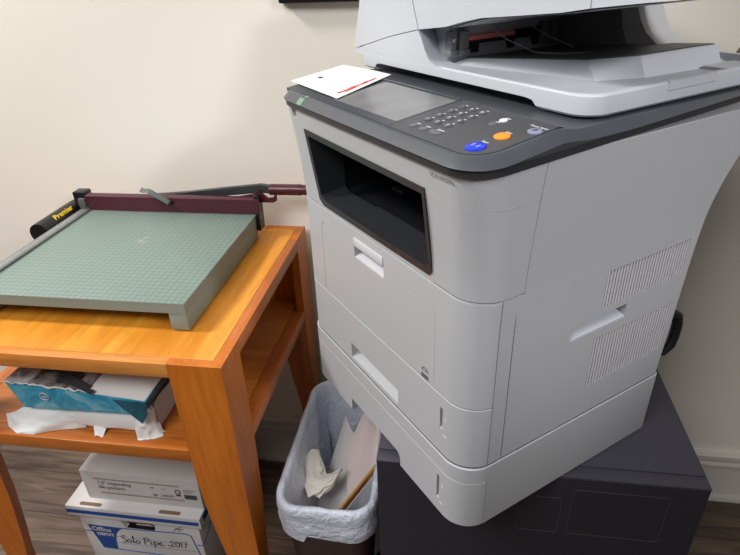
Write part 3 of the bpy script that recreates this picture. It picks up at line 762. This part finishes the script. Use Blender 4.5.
arc = [mt @ Vector(q) for q in ((-.006, .001, .0002), (-.002, .0025, .0002), (.002, .0018, .0002), (.004, .004, .0002), (.0065, .0035, .0002))]; tube(b, arc, .0008, 5)
box(b, -.1065, -.0905, -.0007, .0001, .2385, .2455)
obj('energy_mark', b, 'ink_grey', DR)

# upper front cover with output bin
b = ycut(piece(.4050, .578, 0.), hi=.0752)
ct = B(); prism(ct, poly3(binpoly, -.08), (0, .20, 0)); b = boolean(b, ct)
b = boolean(b, cbox(-.444, -.428, -.05, .004, .552, .565))
UC = obj('upper_front_cover', b, 'body', PR)
b = B(); pts = [(-.0800, -.0140, .5300), (-.065, -.0140, .5300), (-.05, -.0140, .5300)]
tube(b, [(x, interp(FY, z)+.0002, z) for x, y, z in pts]+[(p[0]-.0002, p[1]+.0004, .5300) for p in sect(.530)[11:20]]+[(interp(RX, .53)-.0003, .06, .5298), (interp(RX, .53)-.0003, .0748, .5298)], .0006, 4); obj('cover_seam', b, 'vent_in', UC)
b = B(); text_into(b, 'SCX-5935FN', .0080, frame_mat((-.0685, -.0200, .5565), (1, 0, 0), (0, -.17, 1))); obj('model_lettering', b, 'ink_grey', UC)
b = B(); box(b, -.4435, -.4285, .0020, .0035, .5525, .5645, mi=1); box(b, -.4425, -.434, -.014, .003, .5535, .5575, .001, mi=0); box(b, -.4395, -.4345, -.012, .0025, .5590, .5635, mi=2)
obj('usb_port', b, ['vent', 'vent_in', 'black'], UC)
# output bin frame
b = B(); outer = scale_poly(binpoly, .0045); inner = scale_poly(binpoly, -.0035)
inner = [(x, z+(.004 if z < .45 else 0)) for x, z in inner]
n = len(outer)
R1 = [b.verts.new((x, interp(FY, z)-.0022, z)) for x, z in outer]; R2 = [b.verts.new((x, interp(FY, z)-.0012, z)) for x, z in inner]
R3 = [b.verts.new((x, .045, z+(.006 if z < .45 else -.003))) for x, z in inner]; R4 = [b.verts.new((x, .006, z)) for x, z in scale_poly(binpoly, -.001)]
for Ra, Rb in ((R4, R1), (R1, R2), (R2, R3)):
    for k in range(n): b.faces.new((Ra[k], Ra[(k+1) % n], Rb[(k+1) % n], Rb[k]))
bmesh.ops.recalc_face_normals(b, faces=b.faces)
BN = obj('output_bin', b, 'frame_dark', PR, 25)
b = B(); q = scale_poly(binpoly, -.001)   # liner, open to the front
V1 = [b.verts.new((x, .02, z)) for x, z in q]; V2 = [b.verts.new((x, .262, z+(.035 if z < .45 else -.002))) for x, z in q]
for k in range(n): b.faces.new((V1[k], V1[(k+1) % n], V2[(k+1) % n], V2[k]))
b.faces.new(V2); obj('bin_liner', b, 'bin_dark', BN, 20)
b = B()
prism(b, [(-.38, .02, .4165), (-.12, .02, .4185), (-.12, .20, .440), (-.38, .20, .440)], (0, 0, .002), mi=0)
box(b, -.335, -.305, .10, .135, .432, .4375, .001, mi=1)
box(b, -.30, -.155, .048, .052, .4225, .4255, .001, mi=1)
obj('bin_floor', b, ['bin_dark', 'frame_dark'], BN)
b = B(); prism(b, [(-.322, -.003, .4150), (-.172, -.003, .4165), (-.172, -.003, .4225), (-.322, -.003, .4215)], (0, .012, 0)); obj('bin_lip', b, 'frame_dark', BN)

# control panel
PX0, PX1, PY0, PY1 = -.488, .018, -.030, .500
def zl(y): return .5685+.045*max(0, y+.03)
def zt(y): return .5900+.13*(y+.02) if y < .0985 else max(.6012, .6054-(y-.0985)*.19)
def dens(P_, k=26):
    m = len(P_)//4; out = []
    for i, p in enumerate(P_):
        out.append(p)
        if i % m == m-1:
            q_ = P_[(i+1) % len(P_)]
            for j in range(1, k): out.append((p[0]+(q_[0]-p[0])*j/k, p[1]+(q_[1]-p[1])*j/k))
    return out
def pz(y): return .590+.13*(y+.02)
b = B(); R = []
for ins, fz in ((.006, lambda y: zl(y)), (.0035, lambda y: zl(y)+.001), (.003, lambda y: zl(y)+.010)):
    R.append([(x, y, fz(y)) for x, y in dens(rrect(PX0+ins, PX1-ins, PY0+ins, PY1-ins, .050-ins, .02-ins if ins < .02 else .001, n=10))])
b2 = B(); loft(b2, R, cap0=True, cap1=True)
CP = obj('control_panel', b2, 'rim_shade', PR)
b = B(); R = []
def top(y): return zt(y)
NY = 10
for ins, dz in ((.0032, None), (.0004, -.0125), (0, -.0115), (.0105, -.0010), (.0125, -.0001), (.016, .0002)):
    ring = []
    for x, y in dens(rrect(PX0+ins, PX1-ins, PY0+ins, PY1-ins, max(.05-ins, .02), .02 if ins < .012 else .014, n=10)):
        ring.append((x, y, zl(y)+.010 if dz is None else max(top(y)+dz, zl(y)+.0105+.02*0)))
    R.append(ring)
loft(b, R, cap0=False, cap1=False)
obj('panel_rim', b, 'rim', CP, 40)
# inner top surface (tilted front part, then flat under the scanner)
b = B(); xin0, xin1 = PX0+.0158, PX1-.0158
prof = [(PY0+.0158, )]
ys = [PY0+.016, -.008, .01, .03, .06, .084, .0955, .10, .14, .30, PY1-.016]
def clampx(y):
    r = .034
    if y < PY0+.016+r:
        t_ = (PY0+.016+r-y); return r-math.sqrt(max(0, r*r-t_*t_))
    return 0
R = []
for y in [PY0+.016+.034*(1-math.cos(.5*PI*i/8)) for i in range(9)]+[.03, .06, .0985, .1205, .14, .30, PY1-.016]:
    c_ = clampx(y); z = zt(y)+.0003
    R.append([(xin0+c_, y, z), (xin1-c_, y, z)])
V = [[b.verts.new(p) for p in r] for r in R]
for a, c_ in zip(V, V[1:]): b.faces.new((a[0], a[1], c_[1], c_[0]))
bmesh.ops.recalc_face_normals(b, faces=b.faces); obj('panel_surface', b, 'dark_panel', CP, 20)
# raised tilted plate carrying keys and screen
def tilt(x, y, dz=0.): return (x, y, pz(y)+dz)
b = B()
qq = [(-.163, .0980), (-.163, PY0+.0150)]+[p for p in rrect(-.163, .0025, PY0+.0150, .0980, .034, .002, n=8) if p[0] > -.10]
loft(b, [[tilt(x, y, -.004) for x, y in qq], [tilt(x, y, .0012) for x, y in qq]])
obj('key_plate', b, 'key_area', CP, 20)
b = B(); box(b, -.470, -.165, PY0+.0165, .1005, 0, 1)
for v in b.verts: v.co.z = pz(v.co.y)+(.0008 if v.co.z > .5 else -.004)
obj('screen_bezel', b, 'dark_panel', CP, 20)
b = B(); loft(b, [[tilt(x, y, -.0005) for x, y in rrect(-.336, -.168, .001, .094, .002, n=2)], [tilt(x, y, .0013) for x, y in rrect(-.336, -.168, .001, .094, .002, n=2)]])
obj('touch_screen', b, 'screen', CP, 20)
b = B(); box(b, -.470, -.164, .0965, .1000, 0, 1)
for v in b.verts: v.co.z = pz(v.co.y)+(.0026 if v.co.z > .5 else 0)
obj('screen_ledge', b, 'rim', CP, 20)
def button(name, x, y, rx, ry, h, m, parent=CP, n=24):
    b = B(); R = []
    for s, dz in ((1, .001), (1, .0012+h*.6), (.85, .0012+h)):
        R.append([tilt(x+rx*s*math.cos(2*PI*k/n), y+ry*s*math.sin(2*PI*k/n), dz) for k in range(n)])
    loft(b, R); return obj(name, b, m, parent)
st = button('start_button', -.0235, .005, .0112, .0112, .0022, 'blue_btn')
b = B(); c0 = tilt(-.0235, .005, .0036)
tube(b, [Vector(c0)+Vector(q) for q in ((-.004, .003, .0003), (-.004, -.003, -.0003))], .0005, 4); tube(b, [Vector(c0)+Vector(q) for q in ((.004, .003, .0003), (.004, -.003, -.0003))], .0005, 4)
obj('button_mark', b, 'ink_white', CP)
button('stop_button', -.0240, .0415, .0095, .0088, .002, 'orange_btn')
pw = button('power_button', -.0065, .0715, .0088, .0072, .0018, 'lav_btn')
b = B(); tube(b, [tilt(-.0065+.0028*math.cos(a), .0715+.0028*math.sin(a), .0032) for a in [PI*.65+PI*1.7*i/12 for i in range(13)]], .0004, 4); tube(b, [tilt(-.0065, .0715, .0032), tilt(-.0065, .0752, .0032)], .0004, 4); obj('power_symbol', b, 'ink_dark', CP)
button('clear_button', -.0600, .0760, .0052, .0050, .0016, 'white_btn'); button('reset_button', -.0615, .0615, .0050, .0050, .0014, 'grey_btn')
keys = '1234567890*#'; layout = []
for r_ in range(3):
    for c_ in range(4): layout.append((-.1385+.0195*r_, .0275+.0172*c_))
sym = ['1', '4', '7', '*', '2', '5', '8', '0', '3', '6', '9', '#']
for (x, y), s in zip(layout, sym):
    ky = button('keypad_button', x, y, .0056, .0050, .0018, 'key_btn', n=16)
    b = B(); text_into(b, s, .0062, frame_mat(tilt(x, y-.0022, .0033), (1, 0, 0), (0, 1, .13)), align='CENTER', bold=.0003); obj('key_symbol', b, 'ink_white', CP)
for x, y, rx in ((-.1360, .0050, .0055), (-.1160, .0050, .0055), (-.0945, .0060, .0098)): button('function_button', x, y, rx, .0055, .0014, 'grey_btn')
def dash(x, y, w, h=.0016):
    b = B(); prism(b, [tilt(x-w/2, y-h/2, .0013), tilt(x+w/2, y-h/2, .0013), tilt(x+w/2, y+h/2, .0013), tilt(x-w/2, y+h/2, .0013)], (0, 0, .0003)); obj('key_caption', b, 'ink_white', CP)
for tx, x, y, sz in (('Start', -.0315, .0190, .0052), ('Stop', -.0310, .0520, .0052), ('Power Saver', -.0250, .0820, .0050)):
    b = B(); text_into(b, tx, sz, frame_mat(tilt(x, y, .0015), (1, 0, 0), (0, 1, .13)), bold=.0002); obj('button_caption', b, 'ink_white', CP)
for x, y in layout: dash(x, y+.0085, .0036, .0014)
for x, y, w_ in ((-.136, .0125, .006), (-.116, .0125, .007), (-.0945, .0140, .012), (-.0600, .0835, .008), (-.0615, .0690, .006)): dash(x, y, w_)
b = B(); tz_ = zt(PY0+.0105)
prism(b, [(-.402, PY0+.0010, tz_-.0106), (-.386, PY0+.0010, tz_-.0106), (-.386, PY0+.0092, tz_-.0024), (-.402, PY0+.0092, tz_-.0024)], (0, -.0005, .0005)); prism(b, [(-.392, PY0+.0105, tz_-.0006), (-.384, PY0+.0105, tz_-.0006), (-.384, PY0+.016, tz_+.0006), (-.392, PY0+.016, tz_+.0006)], (0, 0, .0006))
obj('status_sticker', b, 'green_tag', CP)

# scanner with flatbed lip, output tray and feeder
SX0, SX1, SY0, SY1 = -.512, .000, .145, .487
b = B(); R = []
RB = .030
def ringz(ins, z, front=None):
    return [(x, y, z) for x, y in rrect(SX0+ins, SX1-ins, SY0+ins, SY1-ins, RB, .02, n=8)]
R = [ringz(.003, .6045), ringz(.0, .6075), ringz(-.0005, .6180), ringz(.0, .6275), ringz(.0018, .6295), ringz(.005, .6300), ringz(.013, .6285), ringz(.018, .6262)]
loft(b, R)
ct = B(); prism(ct, [(-.452, .10, .590), (-.452, .10, .6090), (-.446, .10, .6140), (-.436, .10, .6155), (-.098, .10, .6150), (-.086, .10, .6135), (-.078, .10, .6060), (-.070, .10, .6040), (-.065, .10, .590)], (0, .10, 0)); b = boolean(b, ct)
b = boolean(b, cbox(-.003, .05, .281, .378, .6185, .6192))
SC = obj('scanner_lid', b, 'white_plastic', PR, 35)
b = B(); prism(b, [(-.001, .2805, .6192), (-.001, .3785, .6192), (-.001, .3785, .6300), (-.001, .2805, .6300)], (.0018, 0, 0)); obj('side_catch', b, 'white_plastic', SC)
# raised paper support (ramp) on the lid
b = B()
prism(b, [(-.30, .235, .625), (-.30, .440, .625), (-.30, .440, .632), (-.30, .255, .632)], (0, 0, 0.0001)) if False else None
V = [(-.305, .185, .6262), (-.070, .236, .6262), (-.046, .300, .6262), (-.040, .400, .6262), (-.040, .455, .6262), (-.305, .455, .6262)]
U = [(-.305, .215, .6310), (-.110, .262, .6440), (-.062, .305, .6500), (-.052, .395, .6520), (-.052, .455, .6510), (-.305, .455, .6310)]
loft(b, [V, U]); obj('paper_ramp', b, 'white_plastic', SC, 20)
b = B(); prism(b, [(-.036, .405, .6262), (-.004, .405, .6262), (-.004, .482, .6262), (-.036, .482, .6262)], (0, 0, .0040)); prism(b, [(-.10, .474, .6262), (-.006, .474, .6262), (-.006, .485, .6262), (-.10, .485, .6262)], (0, 0, .012)); obj('rear_ledge', b, 'white_plastic', SC, 20)
# feeder housing on the left with curved seam and cheek
b = B()
hp = [(-.5225, .6245), (-.5215, .640), (-.515, .665), (-.506, .695), (-.495, .735), (-.48, .775), (-.45, .800), (-.36, .806), (-.345, .735), (-.340, .710), (-.3275, .6755), (-.318, .663), (-.309, .648), (-.296, .634), (-.270, .6285), (-.255, .6245)]
# two halves: lower housing (below the seam) and upper cover
seam = [(-.5215, .6320), (-.505, .6355), (-.485, .6405), (-.451, .6485), (-.41, .6590), (-.37, .6670), (-.3275, .6752)]
low = [(-.512, .6245), (-.5215, .6245)]+[(x, z-.0005) for x, z in seam]+[(-.318, .663), (-.309, .648), (-.300, .637), (-.286, .631), (-.262, .6275), (-.235, .6245)]
def plate(P_, y0, y1, rnd=.010):
    cx = sum(p[0] for p in P_)/len(P_); b_ = B()
    ring0 = [(x+(.004 if x < -.5 else 0), y0, z) for x, z in P_]
    ring1 = [(x, y0+.004, z) for x, z in P_]
    ring2 = [(x, y1, z) for x, z in P_]
    loft(b_, [ring0, ring1, ring2]); return b_
b = B()
def cheek(P_, y0, y1, dx):
    # right edge slants inward with depth
    r0 = [(x+(.003 if x < -.5 else 0), y0, z) for x, z in P_]; r1 = [(x, y0+.003, z) for x, z in P_]
    r2 = [(x+(dx if x > -.33 and z > .6246 else 0), y1, z) for x, z in P_]
    bb = B(); loft(bb, [r0, r1, r2]); return bb
b = cheek(low, .1452, .185, -.020)
x0_ = -.352
low2 = [(-.5215, .6245)]+[(x, z-.0005) for x, z in seam if x < -.36]+[(-.350, .6700), (-.350, .6245)]
prism(b, poly3(low2, .185), (0, .302, 0))
b.normal_update()
FD = obj('feeder_base', b, 'white_plastic', PR, 30)
up = [(x, z+.0006) for x, z in seam]+[(-.3330, .690), (-.3400, .7065), (-.3440, .718), (-.3520, .770), (-.372, .808), (-.44, .806), (-.475, .78), (-.492, .735), (-.500, .70), (-.5165, .655)]
b = B(); r0 = poly3(up, .1485); r00 = [(x*.992-.0033, .1452, .70+(z-.70)*.985) for x, z in up]
loft(b, [poly3(up, .1452), poly3(up, .487)]); obj('feeder_cover', b, 'white_plastic', FD, 30)
# input tray over the output tray
und = [(-.3268, .6757), (-.295, .6795), (-.262, .6835), (-.225, .6920), (-.19, .6985), (-.13, .7040), (-.058, .7110), (-.018, .7170), (.055, .7255), (.092, .7295)]
upp = [(.092, .745), (.055, .752), (-.05, .770), (-.19, .790), (-.30, .802), (-.350, .806), (-.3505, .770), (-.3425, .718), (-.3385, .7065), (-.3315, .690)]
b = B(); loft(b, [poly3(und+upp, .1458), poly3(und+upp, .1500), [(x, .440, z+(.004 if z < .73 else 0)) for x, z in und+upp]])
IT = obj('input_tray', b, 'white_plastic', PR, 25)
b = B(); tube(b, [(-.0185, .1455, .7172), (-.0180, .1455, .764)], .0005, 4); obj('tray_seam', b, 'vent_in', IT)
b = B(); prism(b, [(x, .1600, z-.0012) for x, z in und[1:8]]+[(x, .1600, z-.0020) for x, z in und[1:8]][::-1], (0, .25, 0)); obj('tray_underside', b, 'feeder_grey', IT, 20)
# roller wall with guides (faces right)
b = B(); box(b, -.349, -.302, .186, .413, .6300, .6760); RW = obj('roller_wall', b, 'feeder_grey', PR)
b = B(); box(b, -.302, -.2990, .187, .413, .6275, .6440, .001); obj('lower_guide', b, 'feeder_grey', RW)
for y0, y1 in ((.222, .240), (.298, .314), (.352, .368)):
    b = B(); box(b, -.3030, -.2984, y0, y1, .6380, .6510); obj('roller_window', b, 'black', RW)
b = B(); box(b, -.303, -.2962, .200, .380, .6510, .6560, .001); obj('roller_shaft', b, 'black', RW)
b = B(); tube(b, [(-.2985, .196, .6600), (-.2985, .310, .6600)], .0040, 10); obj('feed_roller', b, 'red', RW)
b = B(); tube(b, [(-.2985, .311, .6600), (-.2985, .366, .6600)], .0036, 10)
for i in range(10): box(b, -.3035, -.294, .314+i*.0052, .3152+i*.0052, .655, .665)
obj('dark_roller', b, 'black', RW)
for y0, y1 in ((.178, .190), (.196, .214), (.366, .382), (.388, .404)):
    b = B(); box(b, -.3040, -.2900, y0, y1, .640, .672, .0015); box(b, -.3040, -.2880, y0-.001, y1+.001, .638, .646, .001); obj('guide_block', b, 'mid_dark', RW)
b = B(); box(b, -.3038, -.2896, .1815, .1865, .6575, .6620); obj('sensor_tab', b, 'ink_white', RW)
for pts in ([(-.296, .268, .666), (-.270, .272, .655), (-.215, .276, .642), (-.185, .30, .6405), (-.130, .40, .6430)], [(-.296, .345, .668), (-.265, .350, .655), (-.215, .356, .642)]):
    b = B(); tube(b, pts, .0009, 5); obj('paper_wire', b, 'feeder_grey', RW)
# dark floor at the rollers and back wall with flared pillar
b = B(); Ui = [(-.3045, .2155, .6311), (-.112, .2625, .6441), (-.0665, .3055, .6500), (-.0565, .395, .6520), (-.0565, .4545, .6510), (-.3045, .4545, .6311)]
loft(b, [[(x, y, z-.0012) for x, y, z in Ui], [(x, y, z+.0010) for x, y, z in Ui]]); obj('tray_floor', b, 'dark_plastic', SC, 20)
b = B(); prism(b, [(-.352, .414, .626), (-.165, .414, .626), (-.185, .414, .665), (-.200, .414, .7120), (-.352, .414, .700)], (0, .010, 0)); obj('back_wall', b, 'mid_dark', FD)
b = B(); pp = [(-.215, .6265), (-.215, .7160), (-.175, .7200), (-.168, .700), (-.158, .680), (-.145, .662), (-.125, .648), (-.095, .6385), (-.06, .6330), (-.045, .6265)]
loft(b, [poly3(pp, .4250), poly3(pp, .484)]); obj('support_pillar', b, 'carton_grey', FD, 50)
# power lead loop at the back
b = B(); tube(b, [(-.012, .432, .235), (-.010, .446, .236), (-.008, .458, .228), (-.008, .465, .208), (-.008, .465, .185), (-.008, .460, .168), (-.012, .449, .155), (-.03, .432, .148)], .0085, 10); obj('power_lead', b, 'black', PR)

# note paper on the control panel
b = B()
na, nb, nc, nd = (-.494, .005), (-.499, .108), (-.357, .116), (-.323, .001)
def np_(u, v):
    x = (na[0]*(1-u)+nd[0]*u)*(1-v)+(nb[0]*(1-u)+nc[0]*u)*v; y = (na[1]*(1-u)+nd[1]*u)*(1-v)+(nb[1]*(1-u)+nc[1]*u)*v
    return (x, y, pz(y)+.0036+.0010*math.sin(u*3)*v)
NT = thing('note_paper', 'white note with red handwriting lying on the printer control panel', 'paper', ploc+e_x*(-.42-PO.x)+e_y*(.05-PO.y)+Vector((0, 0, .603)), Vector((-.42, .05, .603)), -TH)
sheet(b, np_, 8, 8, th=.0004); obj('paper_sheet', b, 'paper', NT)
b = B(); x = 0
def scrib(u0, v0, u1, v1, n, amp, r, mi):
    pts = []
    for i in range(n+1):
        t_ = i/n; u_ = u0+(u1-u0)*t_; v_ = v0+(v1-v0)*t_; p = Vector(np_(u_, v_)); pts.append(p+Vector((amp*math.sin(i*2.1)*.4, amp*math.cos(i*1.7), .0005)))
    tube(b, pts, r, 4, mi=mi)
scrib(.90, .12, .93, .78, 46, .0042, .0007, 0)
scrib(.93, .20, .93, .42, 14, .0032, .0009, 0); scrib(.93, .50, .93, .62, 10, .003, .0009, 0)
obj('red_writing', b, 'ink_red', NT)
b = B()
scrib(.50, .30, .52, .60, 18, .0022, .0003, 0); scrib(.62, .34, .64, .54, 14, .0022, .0003, 0); scrib(.30, .36, .30, .78, 22, .0012, .0003, 0)
obj('grey_writing', b, 'carton_grey', NT)
b = B(); p = Vector(np_(.24, .38)); box(b, p.x-.004, p.x+.004, p.y-.005, p.y+.003, p.z, p.z+.0006); obj('ink_stamp', b, 'ink_dark', NT)

# ------------------------------------------------------------------ light
w = bpy.data.worlds.new('World'); bpy.context.scene.world = w; w.use_nodes = True
bg = w.node_tree.nodes['Background']; bg.inputs[1].default_value = .25
tcw = w.node_tree.nodes.new('ShaderNodeTexCoord'); spw = w.node_tree.nodes.new('ShaderNodeSeparateXYZ'); crw = w.node_tree.nodes.new('ShaderNodeValToRGB')
mrw = w.node_tree.nodes.new('ShaderNodeMapRange'); mrw.inputs[1].default_value = -1; mrw.inputs[2].default_value = 1
w.node_tree.links.new(tcw.outputs['Generated'], spw.inputs[0]); w.node_tree.links.new(spw.outputs[2], mrw.inputs[0]); w.node_tree.links.new(mrw.outputs[0], crw.inputs[0]); w.node_tree.links.new(crw.outputs[0], bg.inputs[0])
e = crw.color_ramp.elements; e[0].position = .45; e[0].color = (.16, .15, .14, 1); e[1].position = .85; e[1].color = (1, .98, .96, 1)
def area(name, loc, target, sx, sy, power, col):
    l = bpy.data.lights.new(name, 'AREA'); l.shape = 'RECTANGLE'; l.size = sx; l.size_y = sy; l.energy = power; l.color = col
    o = bpy.data.objects.new(name, l); C.objects.link(o); o.location = loc
    o.rotation_euler = (Vector(target)-Vector(loc)).to_track_quat('-Z', 'Y').to_euler(); return o
area('ceiling_light_left', (-1.8, -.75, 2.95), (-.8, -.5, 0), .4, .4, 58, (1., .97, .93))
area('ceiling_light_front', (-.60, -2.25, 2.9), (.3, -.6, .4), 1.2, 1.0, 46, (.99, .99, 1.))
l = bpy.data.lights.new('fill_spot_right', 'SPOT'); l.energy = 84; l.spot_size = math.radians(29); l.spot_blend = .6; l.shadow_soft_size = .12; l.color = (1., .98, 1.)  # added to brighten printer side and scanner; narrow cone spares the wall
o = bpy.data.objects.new('fill_spot_right', l); C.objects.link(o); o.location = (1.75, -1.75, 2.2)
o.rotation_euler = (Vector((.50, -.45, 1.20))-Vector(o.location)).to_track_quat('-Z', 'Y').to_euler()

# ------------------------------------------------------------------ camera
cam = bpy.data.cameras.new('camera'); co = bpy.data.objects.new('camera', cam); C.objects.link(co)
pitch, yaw, roll, f = .51106, -.16498, .03843, 568.41
cy_, sy_ = math.cos(yaw), math.sin(yaw); cp, sp = math.cos(pitch), math.sin(pitch)
fw = Vector((sy_*cp, cy_*cp, -sp)); rt = Vector((cy_, -sy_, 0)); dn_ = fw.cross(rt)
cr_, sr_ = math.cos(roll), math.sin(roll)
r2 = rt*cr_+dn_*sr_; d2 = -rt*sr_+dn_*cr_
up_ = -d2; bk = -fw
co.matrix_world = Matrix(((r2.x, up_.x, bk.x, .32377), (r2.y, up_.y, bk.y, -1.29229), (r2.z, up_.z, bk.z, 1.43164), (0, 0, 0, 1)))
cam.sensor_fit = 'HORIZONTAL'; cam.sensor_width = 36; cam.lens = 36*f/740; cam.clip_start = .02
sc_ = bpy.context.scene; sc_.camera = co
sc_.view_settings.view_transform = 'Standard'; sc_.view_settings.look = 'None'; sc_.view_settings.exposure = 0.
sc_.cycles.max_bounces = 8
